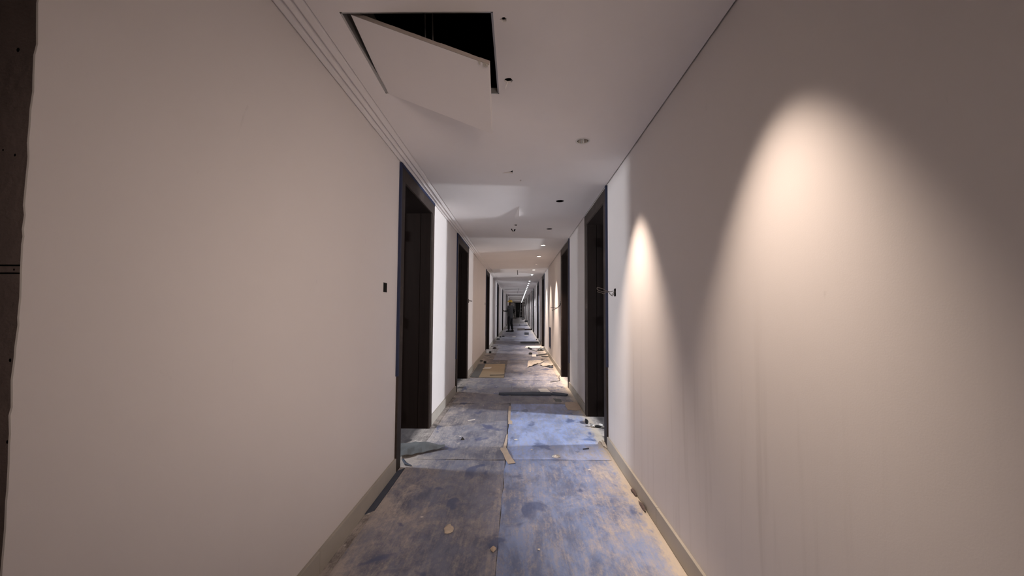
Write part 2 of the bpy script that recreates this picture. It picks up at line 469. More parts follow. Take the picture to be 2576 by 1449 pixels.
# stepped moulding along the left edge of the ceiling
tr = empty('trim_1', (XL, YB, H))
tag(tr, 'three-step plaster moulding running along the left edge of the ceiling', 'moulding', kind='structure')
xs = [-0.93, -0.890, -0.853, -0.8055]
for i in range(3):
    a, b = xs[i], xs[i + 1]
    prof = [(a + 0.004, H + 0.016), (a + 0.004, H - 0.002), (a + 0.009, H - 0.004), (b - 0.014, H + 0.001), (b - 0.005, H + 0.010), (b, H + 0.016), (b, H + 0.03), (a, H + 0.03)]
    MB().prism([(x, YB, z) for x, z in prof], [(x, YE, z) for x, z in prof]).build('moulding_step', M['ceil'], tr)
o = MB().box(CX1, XR, YB, YE, H + 0.012, H + 0.02).build('trim_2', M['void'])
tag(o, 'thin dark shadow gap between the ceiling and the right wall', 'moulding', kind='structure')

# skirtings between the doors, cut in pieces with fine joints
def skirting(side, ya, yb, doors, t=0.015, h=0.105, pit=0.0):
    y = ya
    segs = []
    for d0, d1 in doors:
        segs.append((y, d0 + 0.001)); y = d1 - 0.001
    segs.append((y, yb))
    root = empty('baseboard_left' if side < 0 else 'baseboard_right', (XL if side < 0 else XR, ya, 0))
    tag(root, 'grey stone skirting tiles along the foot of the %s wall' % ('left' if side < 0 else 'right'), 'skirting', kind='structure')
    for a, b in segs:
        n = max(1, round((b - a) / 1.2)) if a > 0.9 else max(1, round((b - a) / 1.26))
        for i in range(n):
            p, q = a + (b - a) * i / n, a + (b - a) * (i + 1) / n
            x0 = XL if side < 0 else XR
            x1 = x0 - side * t
            MB().box(x0, x1, p + 0.0012, q - 0.0012, pit, h).build('skirting_tile', M['skirt'], root, bevel=0.002)
skirting(-1, 0.70, YE, DL)
skirting(1, YB, YE, DR, pit=0.003)

# ------------------------------------------------------------------ doors
def door(n, side, d0, d1, label, tape_z=0.0, head_tape=False, tape=True, plates=False, leafpart=True):
    xw = XL if side < 0 else XR
    U = lambda u: xw + side * u
    root = empty('door_%d' % n, (xw, (d0 + d1) / 2, 0))
    tag(root, label, 'door', kind='structure')
    CW = 0.10
    z_in, z_top = 2.24, 2.352
    def bx(nm, mt, u0, u1, y0, y1, z0, z1, bev=0.003, par=None):
        return MB().box(U(u0), U(u1), y0, y1, z0, z1).build(nm, M[mt], par or root, bevel=bev)
    for a, b in ((d0, d0 + CW), (d1 - CW, d1)):
        bx('casing', 'casing', -0.016, 0.0, a, b, 0, z_top)
    bx('casing_head', 'casing', -0.017, 0.0, d0 + 0.001, d1 - 0.001, z_in, z_top + 0.001)
    for a, b, q in ((d0 + CW - 0.034, d0 + CW, -0.004), (d1 - CW, d1 - CW + 0.034, 0.004)):
        for u0, u1, e in ((0.0, 0.104, 0.0), (0.104, 0.110, 1.5), (0.110, WT + 0.005, 0.3)):
            bx('jamb_lining', 'wood', u0, u1, a + (q*e if q > 0 else 0), b + (q*e if q < 0 else 0), 0, z_in + 0.03, 0.001)
    bx('head_lining', 'wood', 0.0, WT + 0.005, d0 + CW, d1 - CW, z_in, z_in + 0.03)
    for a, b in ((d0 + CW, d0 + CW + 0.012),):
        bx('door_stop', 'wood', 0.055, 0.075, a - 0.0005, b, 0, z_in)
    # leaf swung a right angle into the room, hinged on the far jamb
    y1 = d1 - CW
    lf = bx('door_leaf', 'wood', WT + 0.010, WT + 0.010 + (d1 - d0 - 2 * CW - 0.01), y1 - 0.046, y1 - 0.001, 0.012, z_in - 0.004, 0.002)
    for k in range(1, 4):
        u = WT + 0.010 + k * (d1 - d0 - 2*CW) / 4
        bx('leaf_batten', 'wood', u - 0.006, u + 0.006, y1 - 0.050, y1 - 0.0455, 0.05, z_in - 0.05, 0.001, lf)
    if d0 < 15:
        for z in (0.25, 1.15, 2.0):
            MB().tube([(U(WT + 0.006), y1 - 0.052, z - 0.05), (U(WT + 0.006), y1 - 0.052, z + 0.05)], 0.007, 8).build('hinge', M['black'], root)
    if plates:
        for z, h in ((1.95, 0.05), (1.64, 0.12), (0.97, 0.11), (0.50, 0.12)):
            bx('strike_plate', 'black', 0.012, 0.034, d0 + CW - 0.001, d0 + CW + 0.008, z - h / 2, z + h / 2, 0.002)
        q = random.Random(5)
        ed = [(0.004 + q.uniform(0, 0.006), z) for z in [0.03 + 0.05 * k for k in range(40)]]
        m_ = MB()
        for (u0, z0), (u1, z1) in zip(ed, ed[1:]):
            if q.random() < 0.8: m_.box(U(u0), U(u0 + 0.006), d0 + CW - 0.001, d0 + CW + 0.005 * q.random() + 0.001, z0, z1)
        m_.build('torn_foam_seal', M['casing'], root)
    if tape:
        MB().box(U(-0.0185), U(0.0), d0 - 0.014, d0 + 0.012, tape_z, z_top + 0.018).build('masking_tape', M['tape'], root)
        if head_tape:
            MB().box(U(-0.0190), U(0.0), d0, d1 + 0.004, z_top - 0.008, z_top + 0.019).build('masking_tape', M['tape'], root)
    return root

ORD = ['nearest', 'second', 'third', 'fourth', 'fifth', 'sixth', 'seventh', 'eighth', 'ninth', 'tenth', 'eleventh', 'twelfth', 'thirteenth', 'fourteenth', 'fifteenth', 'sixteenth', 'seventeenth']
dn = 1
for i, (a, b) in enumerate(DL):
    door(dn, -1, a, b, '%s dark wooden doorway in the left wall%s' % (ORD[i], ', edged with blue masking tape' if i < 2 else ''),
         tape_z=0.72 if i == 0 else 0.5, head_tape=i < 2, tape=i < 5, plates=i == 0); dn += 1
for i, (a, b) in enumerate(DR):
    door(dn, 1, a, b, '%s dark wooden doorway in the right wall%s' % (ORD[i], ', blue tape on its near edge' if i < 2 else ''),
         tape_z=0.72 if i == 0 else 0.4, tape=i < 4); dn += 1
# end door
root = empty('door_%d' % dn, (-0.05, YE, 0)); tag(root, 'black double door at the far end of the corridor', 'door', kind='structure')
for a, b in ((-0.60, -0.062), (-0.058, 0.46)):
    MB().box(a, b, YE - 0.05, YE - 0.005, 0.01, 2.25).build('door_leaf', M['black'], root, bevel=0.003)
for a, b in ((-0.66, -0.60), (0.46, 0.52)):
    MB().box(a, b, YE - 0.07, YE, 0, 2.31).build('casing', M['wood'], root)
MB().box(-0.66, 0.52, YE - 0.068, YE, 2.25, 2.32).build('casing_head', M['wood'], root)
for x in (-0.13, 0.01):
    MB().tube([(x, YE - 0.09, 0.95), (x, YE - 0.09, 1.2)], 0.01).build('handle', M['steel'], root)

# bare bulbs in the rooms, shining out through the open doors
ROOMS = [(-1, 3.21, 2.08, 1.0, -2.9), (-1, 6.3, 2.05, 0.5, -2.9), (-1, 11.1, 1.6, 0.6, -2.8), (-1, 16.6, 1.9, 0.6, -2.9), (-1, 21.7, 1.9, 0.5, -2.9), (-1, 27.6, 1.7, 0.6, -2.9), (-1, 34.8, 1.6, 0.7, -2.9), (-1, 46.0, 1.6, 0.7, -2.9),
         (1, 3.80, 1.7, 3.4, 3.9), (1, 6.3, 1.5, 0.9, 2.9), (1, 12.1, 1.55, 1.2, 2.9), (1, 15.6, 1.7, 0.7, 2.9), (1, 20.1, 1.6, 0.6, 2.9), (1, 22.3, 1.6, 0.6, 2.9), (1, 26.7, 1.6, 0.6, 2.9), (1, 33.0, 1.6, 0.7, 2.9), (1, 39.8, 1.6, 0.7, 2.9), (1, 47.0, 1.6, 0.7, 2.9)]
for s, y, z, k, x in ROOMS:
    l = bpy.data.lights.new('room_bulb', 'POINT'); l.energy = ROOM * k; l.color = (0.90, 0.93, 1.0); l.shadow_soft_size = 0.12
    lo = bpy.data.objects.new('room_bulb', l); lo.location = (x, y, z); col.objects.link(lo)

# ------------------------------------------------------------------ floor protection sheets
def sheet(name_label, x0, x1, y0, y1, dust, blue, lift=0.0, z0=0.0, seed=0, wob=0.008, pale=0.0):
    nx, ny = max(3, int((x1 - x0) / 0.07)), max(3, int((y1 - y0) / 0.08))
    q = random.Random(seed)
    m = MB(); n1 = nx + 1
    vs = []
    for j in range(ny + 1):
        for i in range(n1):
            u, v = i / nx, j / ny
            x = x0 + (x1 - x0) * u; y = y0 + (y1 - y0) * v
            e = noise.noise((x * 2.3 + seed, y * 2.1, 0.7))
            if i == 0: x += wob * noise.noise((y * 5, seed, 1.0))
            if i == nx: x += wob * noise.noise((y * 5, seed, 4.0))
            if j == 0: y += wob * noise.noise((x * 5, seed, 7.0))
            z = z0 + 0.0012 * (e + 1) * 0.5
            if lift and j <= 1: z += (1 - j * 0.6) * lift * max(0.0, 0.35 + noise.noise((x * 4.0, seed * 3.1, 2.0)))
            vs.append((x, y, z))
    T = 0.0035
    top = [(x, y, z + T) for x, y, z in vs]
    k = len(vs)
    f = []
    for j in range(ny):
        for i in range(nx):
            a, b, c, d = j*n1+i, j*n1+i+1, (j+1)*n1+i+1, (j+1)*n1+i
            f += [(a + k, b + k, c + k, d + k), (d, c, b, a)]
    for i in range(nx): f += [(i, i+1, i+1+k, i+k), (ny*n1+i+1, ny*n1+i, ny*n1+i+k, ny*n1+i+1+k)]
    for j in range(ny): f += [((j+1)*n1, j*n1, j*n1+k, (j+1)*n1+k), (j*n1+nx, (j+1)*n1+nx, (j+1)*n1+nx+k, j*n1+nx+k)]
    m.add(vs + top, f)
    o = m.build('floor_protection_sheet', M['sheet'], fixn=False)
    o.color = (dust, blue, pale, 1)
    tag(o, name_label, 'floor sheet', 'protective sheets taped over the corridor floor')
    return o
sheet('dusty grey-blue protective sheet on the nearest left stretch of floor', -0.868, -0.104, -1.0, 3.13, 1.0, 0.30, seed=1)
sheet('scuffed blue protective sheet on the nearest right stretch of floor', -0.1015, 0.770, -1.0, 3.15, 0.72, 1.0, seed=2, pale=0.12)
sheet('grey protective sheet opposite the second left doorway, left of the cream tape strip', -0.85, -0.112, 3.135, 4.955, 0.95, 0.12, 0.005, 0.0005, seed=3)
sheet('bright blue protective sheet beside the nearest right doorway', -0.098, 0.765, 3.155, 4.985, 0.6, 0.8, 0.006, 0.0005, seed=4, pale=0.75)
sheet('grey protective sheet on the left just beyond the dark floor seam', -0.86, -0.105, 4.965, 6.83, 0.9, 0.12, 0.012, 0.0005, seed=5)
sheet('grey protective sheet on the right under the dark strips', -0.102, 0.73, 4.99, 6.60, 0.9, 0.10, 0.006, 0.0005, seed=6)
sheet('lilac-grey protective sheet right of the brown cardboard', -0.255, 0.70, 6.62, 9.2, 0.8, 0.15, 0.004, seed=7)
sheet('lilac-grey protective sheet in front of the third left doorway', -0.62, 0.55, 9.22, 12.1, 0.7, 0.2, 0.003, seed=8)
sheet('lilac-grey protective sheet between the third and fourth left doorways', -0.85, 0.72, 12.12, 15.4, 0.7, 0.2, 0.003, seed=9)
sheet('lilac-grey protective sheet just before the standing worker', -0.85, 0.72, 15.42, 19.2, 0.75, 0.15, 0.003, seed=10)
sheet('dusty protective sheet beneath the worker in the yellow helmet', -0.85, 0.72, 19.22, 24.0, 0.9, 0.05, 0.003, seed=11)
sheet('dusty protective sheet beneath the stepladder on the right', -0.85, 0.72, 24.02, 33.0, 0.95, 0.05, 0.003, seed=12)

# dark blue foam strip between the left skirting and the near sheet
o = MB().slab([(-0.914, 2.90), (-0.872, 2.96), (-0.872, 2.35), (-0.914, 2.30)], 0.0, 0.005).build('floor_strip', M['darkblue'])
tag(o, 'dark blue foam strip wedged along the left skirting before the nearest left doorway', 'foam strip')

# ------------------------------------------------------------------ ceiling hatch
hr = empty('ceiling_access_panel', (-0.4, 1.68, H))
tag(hr, 'white ceiling access hatch hanging open below its black opening', 'access panel')
def quad_slab(p, t):
    p = [Vector(q) for q in p]
    n = (p[1] - p[0]).cross(p[3] - p[0]).normalized()
    if n.z < 0: n = -n
    return p, [q + n * t for q in p]
PC = [(-0.672, 1.433, 2.394), (-0.124, 1.46, 2.205), (-0.151, 2.02, 2.189), (-0.716, 1.958, 2.386)]
a, b = quad_slab(PC, 0.014)
pb = MB().prism(a, b).build('hatch_leaf', M['ceil'], hr, bevel=0.0015)
# raw board edge along the near side, slightly ragged
q = random.Random(9); m_ = MB(); n_ = 14
A0, A1, B0, B1 = Vector(PC[0]), Vector(PC[1]), b[0], b[1]
for k in range(n_):
    p0, p1 = A0.lerp(A1, k / n_), A0.lerp(A1, (k + 1) / n_)
    q0, q1 = B0.lerp(B1, k / n_), B0.lerp(B1, (k + 1) / n_)
    j = Vector((0, -0.0012 - 0.0012 * q.random(), 0)); e = Vector((0, 0, 0.0015 * q.random()))
    m_.prism([p0 + j, p1 + j, q1 + j + e, q0 + j + e], [p0 + Vector((0, .004, 0)), p1 + Vector((0, .004, 0)), q1 + Vector((0, .004, 0)) + e, q0 + Vector((0, .004, 0)) + e])
m_.build('raw_edge', M['rawboard'], hr)
def lerp(p, q, t): return tuple(p[i] + (q[i] - p[i]) * t for i in range(3))
# broken plaster crumbs at the free corner and raw paper edge
c0 = Vector(PC[1])
for k, (t, l) in enumerate(((0.93, 0.016), (0.965, 0.022), (0.985, 0.012))):
    p = Vector(lerp(PC[0], PC[1], t))
    MB().prism([p + Vector((-.006, .0, -.001)), p + Vector((.006, .0, -.001)), p + Vector((.003, l, -.005)), p + Vector((-.003, l * .8, -.005))],
               [p + Vector((-.006, .0, .012)), p + Vector((.006, .0, .012)), p + Vector((.003, l, .002)), p + Vector((-.003, l * .8, .002))]).build('plaster_crumb', M['skirt'], hr)
fr = [Vector((*q, H)) for q in HATCH]
for i in range(4):
    p, q = fr[i], fr[(i + 1) % 4]
    c = Vector((-0.41, 1.68, H))
    d = (c - (p + q) / 2).normalized() * 0.008
    up = Vector((0, 0, 0.03)); z0 = Vector((0, 0, 0.001))
    MB().prism([p + z0, q + z0, q + d + z0, p + d + z0], [p + up, q + up, q + d + up, p + d + up]).build('frame_rail', M['steel'], hr)
MB().box(-0.716, -0.700, 1.41, 1.95, H + 0.002, H + 0.004).build('hinge_strip', M['steel'], hr)
for x, y, lab in ((-0.42, 1.62, 'thin dark hanger rod inside the open ceiling hatch, left one'), (-0.395, 1.66, 'thin dark hanger rod inside the open ceiling hatch, right one')):
    m_ = MB().tube([(x, y, H + 0.02), (x - 0.03, y + 0.02, TOP)], 0.003, 6)
    o = m_.build('hanger_rod', M['steel']); tag(o, lab, 'rod', 'hanger rods above the ceiling')
# void lining so that nothing but darkness is seen through the hatch
# ragged hole lips and a peeling flap
o = MB().prism([(-0.055, 4.60, 2.380), (0.0, 4.62, 2.380), (0.0, 4.14, 2.380)], [(-0.05, 4.59, 2.352), (0.0, 4.61, 2.335), (0.001, 4.16, 2.377)]).build('peeling_flap', M['ceil'])
tag(o, 'small triangular flap peeling off the ceiling paint beyond the nearest doorways', 'flap')
o = MB().tube([(-0.062, 1.855, 2.379), (-0.070, 1.868, 2.367), (-0.074, 1.872, 2.352)], [0.004, 0.003, 0.0015], 6).build('torn_paper', M['ceil'])
tag(o, 'shred of torn plasterboard paper hanging from the larger ceiling hole', 'paper shred')
for pts, lab in (([(-0.045, 11.0, 2.385), (-0.04, 11.0, 2.34), (-0.035, 11.02, 2.25)], 'short dark cable hanging from the ceiling by the third left doorway'),
                 ([(-0.04, 20.3, 2.385), (-0.03, 20.3, 2.28), (-0.06, 20.3, 2.20), (-0.07, 20.3, 2.12)], 'thin dark cable dangling from the ceiling above the worker')):
    o = MB().tube(pts, 0.012 if pts[0][1] < 15 else 0.008, 6).build('hanging_cable', M['wire']); tag(o, lab, 'cable', 'cables hanging from the ceiling')
o = MB().box(-0.06, -0.03, 5.05, 5.12, H - 0.004, H + 0.001).build('cable_clip', M['wire']); tag(o, 'small dark clip on the ceiling before the second doorways', 'clip')

# ------------------------------------------------------------------ downlights
NUM = ['first', 'second', 'third', 'fourth', 'fifth', 'sixth', 'seventh', 'eighth', 'ninth', 'tenth', 'eleventh', 'twelfth', 'thirteenth', 'fourteenth', 'fifteenth',
       'sixteenth', 'seventeenth', 'eighteenth', 'nineteenth', 'twentieth']
def ordinal(n):
    if n <= 20: return NUM[n - 1]
    t, u = divmod(n, 10)
    T = {2: 'twenty', 3: 'thirty', 4: 'forty', 5: 'fifty'}[t]
    return (T + '-' + NUM[u - 1]) if u else {2: 'twentieth', 3: 'thirtieth', 4: 'fortieth'}[t]
def downlight(y, idx, state, deep=True, flush=False):
    root = empty('downlight', (LX, y, H))
    if idx <= 0: lab = 'lit ceiling downlight outside the picture, number %s behind the first' % NUM[-idx]
    else: lab = {'lit': 'lit round recessed downlight', 'off': 'empty black downlight cut-out', 'chrome': 'chrome-lined recessed downlight'}[state] + ', %s along the ceiling from the near end' % ordinal(idx)
    tag(root, lab, 'ceiling light', 'downlights in a row along the right of the ceiling')
    c = (LX, y, H)
    if state == 'off':
        MB().lathe([(LR - 0.0005, 0.0), (LR - 0.0005, 0.10), (0.0005, 0.10)], c).build('housing', M['void'], root, smooth=False)
    else:
        MB().lathe([(LR - 0.004, 0.002), (LR - 0.004, -0.002), (LR + 0.006, -0.003), (LR + 0.009, -0.0005), (LR + 0.009, 0.0)], c).build('trim_ring', M['white'], root, smooth=True)
        if flush:
            MB().lathe([(0.0005, 0.0), (0.020, 0.0), (0.030, 0.002), (0.034, 0.006), (0.034, 0.03)], c).build('lamp', M['bulb_w'], root, smooth=True)
        elif deep:
            MB().lathe([(LR - 0.004, 0.001), (LR - 0.008, 0.025), (0.022, 0.06), (0.0215, 0.07)], c).build('reflector', M['chrome'], root, smooth=True)
            MB().lathe([(0.0005, 0.058), (0.014, 0.058), (0.0215, 0.062)], c).build('lamp', M['bulb_off' if state == 'chrome' else 'bulb_w'], root, smooth=True)
        else:
            MB().lathe([(0.0005, -0.022), (0.009, -0.021), (0.017, -0.016), (0.023, -0.006), (0.025, 0.004), (0.025, 0.03)], c).build('lamp', M['bulb_c'], root, smooth=True)
    if state != 'off':
        near = y < 12.6
        l = bpy.data.lights.new('downlight_beam', 'SPOT')
        l.spot_size = R(56); l.spot_blend = 1.0
        l.shadow_soft_size = 0.02
        l.energy = SPOT_NEAR if near else SPOT_FAR
        l.energy *= {1: 0.68, 2: 1.0}.get(idx + 1, 1.0) if y < 6 else ({9.53: 0.9, 6.70: 2.2}.get(y, 1.7) if near else 1.0)
        l.color = WARM if near else COOL
        lo = bpy.data.objects.new('downlight_beam', l)
        lo.location = (0, 0, -0.012 if deep else -0.04)
        lo.rotation_euler = (0, R(-9.5), 0)
        lo.parent = root
        col.objects.link(lo)
    return root
for i, y in enumerate(LAMPY):
    idx = i - 3
    st = 'off' if y in OFF else ('chrome' if idx == 1 else 'lit')
    downlight(y, idx, st, deep=y < 11.5, flush=y in (6.70, 8.10, 10.90))

# ------------------------------------------------------------------ boxes and wires in the walls
def wall_box(side, y0, y1, z0, z1, label):
    xw = XL if side < 0 else XR
    U = lambda u: xw + side * u
    root = empty('socket_box', (xw, (y0 + y1) / 2, z0))
    tag(root, label, 'socket box', 'open wiring boxes let into the walls')
    MB().box(U(0.045), U(0.05), y0, y1, z0, z1).build('box_back', M['black'], root)
    t = 0.0025
    s_ = MB()
    s_.box(U(-0.001), U(0.05), y0, y0 + t, z0, z1); s_.box(U(-0.001), U(0.05), y1 - t, y1, z0, z1)
    s_.box(U(-0.001), U(0.05), y0, y1, z0, z0 + t); s_.box(U(-0.001), U(0.05), y0, y1, z1 - t, z1)
    s_.build('box_sides', M['black'], root)
    MB().box(U(0.006), U(0.009), y0 + t, y0 + 0.012, (z0 + z1) / 2 - 0.012, (z0 + z1) / 2 + 0.012).build('screw_lug', M['steel'], root)
    return root
wall_box(-1, *HOLES_L[0], 'open black socket box before the nearest left doorway')
wall_box(-1, *HOLES_L[1], 'open socket box on the left wall just past the second left doorway')
wall_box(-1, *HOLES_L[2], 'open socket box on the left wall just before the third left doorway')
wall_box(-1, *HOLES_L[3], 'open socket box on the left wall just before the fourth left doorway')
wall_box(1, *HOLES_R[0], 'open black socket box with looped wires before the nearest right doorway')
wall_box(1, *HOLES_R[1], 'open socket box on the right wall just past the second right doorway')
wall_box(1, *HOLES_R[3], 'open socket box on the right wall past the fourth right doorway')
def smooth_path(p, n=5):
    p = [Vector(q) for q in p]; out = []
    for i in range(len(p) - 1):
        a, b, c, d = p[max(i-1, 0)], p[i], p[i+1], p[min(i+2, len(p)-1)]
        for k in range(n):
            t = k / n
            out.append(0.5*((2*b)+(-a+c)*t+(2*a-5*b+4*c-d)*t*t+(-a+3*b-3*c+d)*t**3))
    return out + [p[-1]]
wroot = empty('cable', (0.805, 3.17, 1.38)); tag(wroot, 'looped bare grey wires poking from the socket box by the nearest right doorway', 'cable')
for pts in ([(0.845, 3.18, 1.39), (0.80, 3.20, 1.392), (0.775, 3.2, 1.386), (0.745, 3.2, 1.392), (0.71, 3.2, 1.410), (0.668, 3.2, 1.421), (0.661, 3.2, 1.414), (0.664, 3.2, 1.404), (0.69, 3.2, 1.392), (0.715, 3.2, 1.386), (0.745, 3.2, 1.392)],
            [(0.845, 3.18, 1.39), (0.805, 3.2, 1.383), (0.783, 3.2, 1.357), (0.77, 3.2, 1.366), (0.758, 3.2, 1.384), (0.735, 3.2, 1.378), (0.716, 3.2, 1.369), (0.695, 3.2, 1.378), (0.662, 3.2, 1.386)],
            [(0.845, 3.17, 1.38), (0.806, 3.19, 1.375), (0.79, 3.19, 1.352), (0.775, 3.19, 1.358), (0.762, 3.19, 1.378), (0.748, 3.19, 1.385)]):
    MB().tube(smooth_path(pts), 0.0022, 6).build('wire', M['wire'], wroot, smooth=True)
wroot = empty('cable', (0.805, 7.26, 1.36)); tag(wroot, 'dark wires bent out of the box past the second right doorway', 'cable')
for pts in ([(0.85, 7.26, 1.36), (0.80, 7.27, 1.36), (0.795, 7.27, 1.32), (0.74, 7.26, 1.275), (0.68, 7.25, 1.270), (0.612, 7.25, 1.277)], [(0.85, 7.25, 1.36), (0.802, 7.25, 1.34), (0.75, 7.25, 1.28), (0.69, 7.25, 1.245), (0.635, 7.25, 1.218)]):
    MB().tube(smooth_path(pts), 0.0055, 6).build('wire', M['wire'], wroot, smooth=True)
for side, y, z, lab in ((-1, 6.99, 1.385, 'short wire stub on the left wall past the second doorway'), (-1, 15.94, 1.38, 'short wire stub on the left wall before the fourth doorway'), (1, 17.74, 1.37, 'short wire stub on the right wall past the fourth doorway')):
    x = XL if side < 0 else XR
    o = MB().tube(smooth_path([(x + side*0.04, y, z), (x - side*0.02, y, z + 0.004), (x - side*0.06, y + 0.02, z - 0.002)]), 0.008, 6).build('wire_stub', M['wire'], smooth=True)
    tag(o, lab, 'cable', 'wire stubs along the corridor')
# low dark blue flap in the right wall
pr_ = empty('service_niche', (XR, 9.71, 0.26)); tag(pr_, 'low dark blue service opening in the right wall beyond the second doorway', 'niche')
MB().box(XR + 0.05, XR + 0.06, 9.50, 9.92, 0.26, 0.787).build('back_plate', M['darkblue'], pr_)
for (a, b, c, d) in ((9.50, 9.52, 0.26, 0.787), (9.90, 9.92, 0.26, 0.787), (9.52, 9.90, 0.26, 0.28), (9.52, 9.90, 0.767, 0.787)):
    MB().box(XR - 0.004, XR + 0.05, a, b, c, d).build('frame_rail', M['tape'], pr_)

# ------------------------------------------------------------------ litter on the floor
Z = 0.0062
def litter(name, label, cat, mb, mat, group=None, **k):
    o = mb.build(name, M[mat], **k); tag(o, label, cat, group); return o
def plate(poly, t=0.003, z=Z, tilt=0.0):
    return MB().slab(poly, z, t, (lambda x, y: tilt * (y - min(q[1] for q in poly))) if tilt else None)
def film(poly_rows, amp, seed, z=Z, t=0.002):
    """a crumpled film: rows of points from near to far"""
    m = MB(); nr, nc = len(poly_rows), len(poly_rows[0])
    SUB = 4
    rows = []
    for j in range((nr - 1) * SUB + 1):
        v = j / SUB; j0 = min(int(v), nr - 2); fv = v - j0
        row = []
        for i in range((nc - 1) * SUB + 1):
            u = i / SUB; i0 = min(int(u), nc - 2); fu = u - i0
            P = lambda a, b: Vector(poly_rows[a][b])
            p = (P(j0, i0)*(1-fu) + P(j0, i0+1)*fu)*(1-fv) + (P(j0+1, i0)*(1-fu) + P(j0+1, i0+1)*fu)*fv
            h = amp * abs(noise.noise((p.x * 9 + seed, p.y * 4, seed * 1.7))) * 2
            row.append((p.x, p.y, z + h))
        rows.append(row)
    w_ = len(rows[0]); vs = [q for r in rows for q in r]; k = len(vs)
    f = []
    for j in range(len(rows) - 1):
        for i in range(w_ - 1):
            a, b, c, d = j*w_+i, j*w_+i+1, (j+1)*w_+i+1, (j+1)*w_+i
            f += [(a+k, b+k, c+k, d+k), (d, c, b, a)]
    n = len(rows) - 1
    for i in range(w_ - 1): f += [(i, i+1, i+1+k, i+k), (n*w_+i+1, n*w_+i, n*w_+i+k, n*w_+i+1+k)]
    for j in range(n): f += [((j+1)*w_, j*w_, j*w_+k, (j+1)*w_+k), (j*w_+w_-1, (j+1)*w_+w_-1, (j+1)*w_+w_-1+k, j*w_+w_-1+k)]
    return m.add(vs + [(a, b, c + t) for a, b, c in vs], f)
def lump(c, rx, ry, h, seed, n=9):
    """an irregular broken lump resting on the floor"""
    q = random.Random(seed); m = MB()
    rings = [(1.0, 0.0), (1.08, 0.35), (0.8, 0.8), (0.35, 1.0)]
    vs = []
    off = [q.uniform(0.7, 1.25) for _ in range(n)]
    for r, z in rings:
        for k in range(n):
            a = 2 * math.pi * k / n; e = off[k] * q.uniform(0.9, 1.1)
            vs.append((c[0] + rx * r * e * math.cos(a), c[1] + ry * r * e * math.sin(a), Z + h * z * q.uniform(0.85, 1.1) if z else Z))
    f = [(i*n+k, i*n+(k+1) % n, (i+1)*n+(k+1) % n, (i+1)*n+k) for i in range(3) for k in range(n)]
    f += [tuple(range(n - 1, -1, -1)), tuple(3*n + k for k in range(n))]
    return m.add(vs, f)
def ribbon(pts, w, t=0.002):
    m = MB(); vs = []
    for i, p in enumerate(pts):
        a, b = Vector(pts[max(i-1, 0)]), Vector(pts[min(i+1, len(pts)-1)])
        d = (b - a); d.z = 0; d.normalize(); s = Vector((-d.y, d.x, 0)) * (w[i] if isinstance(w, list) else w) / 2
        p = Vector(p)
        vs += [p - s, p + s, p + s + Vector((0, 0, t)), p - s + Vector((0, 0, t))]
    n = len(pts)
    f = [(4*i+k, 4*i+(k+1) % 4, 4*(i+1)+(k+1) % 4, 4*(i+1)+k) for i in range(n-1) for k in range(4)] + [(3, 2, 1, 0), tuple(4*(n-1)+k for k in range(4))]
    return m.add(vs, f)

litter('foam_sheet_scrap', 'torn grey foam sheet curling out of the nearest left doorway', 'foam scrap',
       film([[(-0.97, 3.14), (-0.86, 3.21), (-0.76, 3.28), (-0.64, 3.36)], [(-1.01, 3.27), (-0.90, 3.32), (-0.78, 3.36), (-0.645, 3.385)], [(-1.06, 3.42), (-0.94, 3.50), (-0.80, 3.45), (-0.65, 3.41)]], 0.016, 3, z=0.012, t=0.004), 'greyfilm')
litter('plastic_stick', 'bent dark plastic stick by the foot of the nearest left doorway', 'stick', MB().tube([(-0.93, 3.10, 0.013), (-0.885, 3.02, 0.012), (-0.83, 2.985, 0.012)], [0.009, 0.011, 0.005], 6), 'darkblue')
litter('plastic_scrap', 'tiny black plastic scrap standing on the grey left sheet', 'scrap', MB().prism([(-0.54, 3.585, Z), (-0.50, 3.60, Z), (-0.515, 3.62, Z)], [(-0.525, 3.60, 0.03), (-0.521, 3.602, 0.032), (-0.523, 3.606, 0.03)]), 'black')
litter('paper_strip', 'short white paper strip lying on the grey left sheet', 'paper strip', plate([(-0.555, 4.19), (-0.48, 4.24), (-0.477, 4.27), (-0.55, 4.225)]), 'paper')
litter('masking_tape_strip', 'long cream tape strip along the seam between the grey and blue sheets', 'tape',
       ribbon([(-0.105, 4.84, 0.0075), (-0.103, 4.5, 0.0078), (-0.100, 4.25, 0.0075), (-0.085, 4.20, 0.0075), (-0.085, 4.10, 0.0078)], [0.030, 0.028, 0.026, 0.045, 0.045], 0.0015), 'cream')
litter('masking_tape_strip', 'thin torn tape running down to the curled tape end', 'tape', ribbon([(-0.106, 3.76, 0.0075), (-0.112, 3.55, 0.008), (-0.120, 3.36, 0.010)], [0.012, 0.022, 0.030], 0.0015), 'cream')
litter('tape_end', 'curled cream tape end peeling up where four sheets meet', 'tape',
       ribbon([(-0.130, 3.39, 0.012), (-0.122, 3.30, 0.030), (-0.100, 3.22, 0.026), (-0.075, 3.14, 0.012), (-0.048, 3.06, 0.009)], [0.05, 0.060, 0.050, 0.058, 0.060], 0.002), 'cream')
litter('foil_scrap', 'crumpled silver foil scrap on the seam before the nearest right doorway', 'foil', lump((0.318, 3.20), 0.034, 0.022, 0.022, 11, 11), 'foil')
litter('plastic_stick', 'short dark stick on the blue sheet near the right skirting', 'stick', MB().bar((0.57, 3.385, 0.011), (0.625, 3.405, 0.011), 0.008, 0.008), 'darkblue')
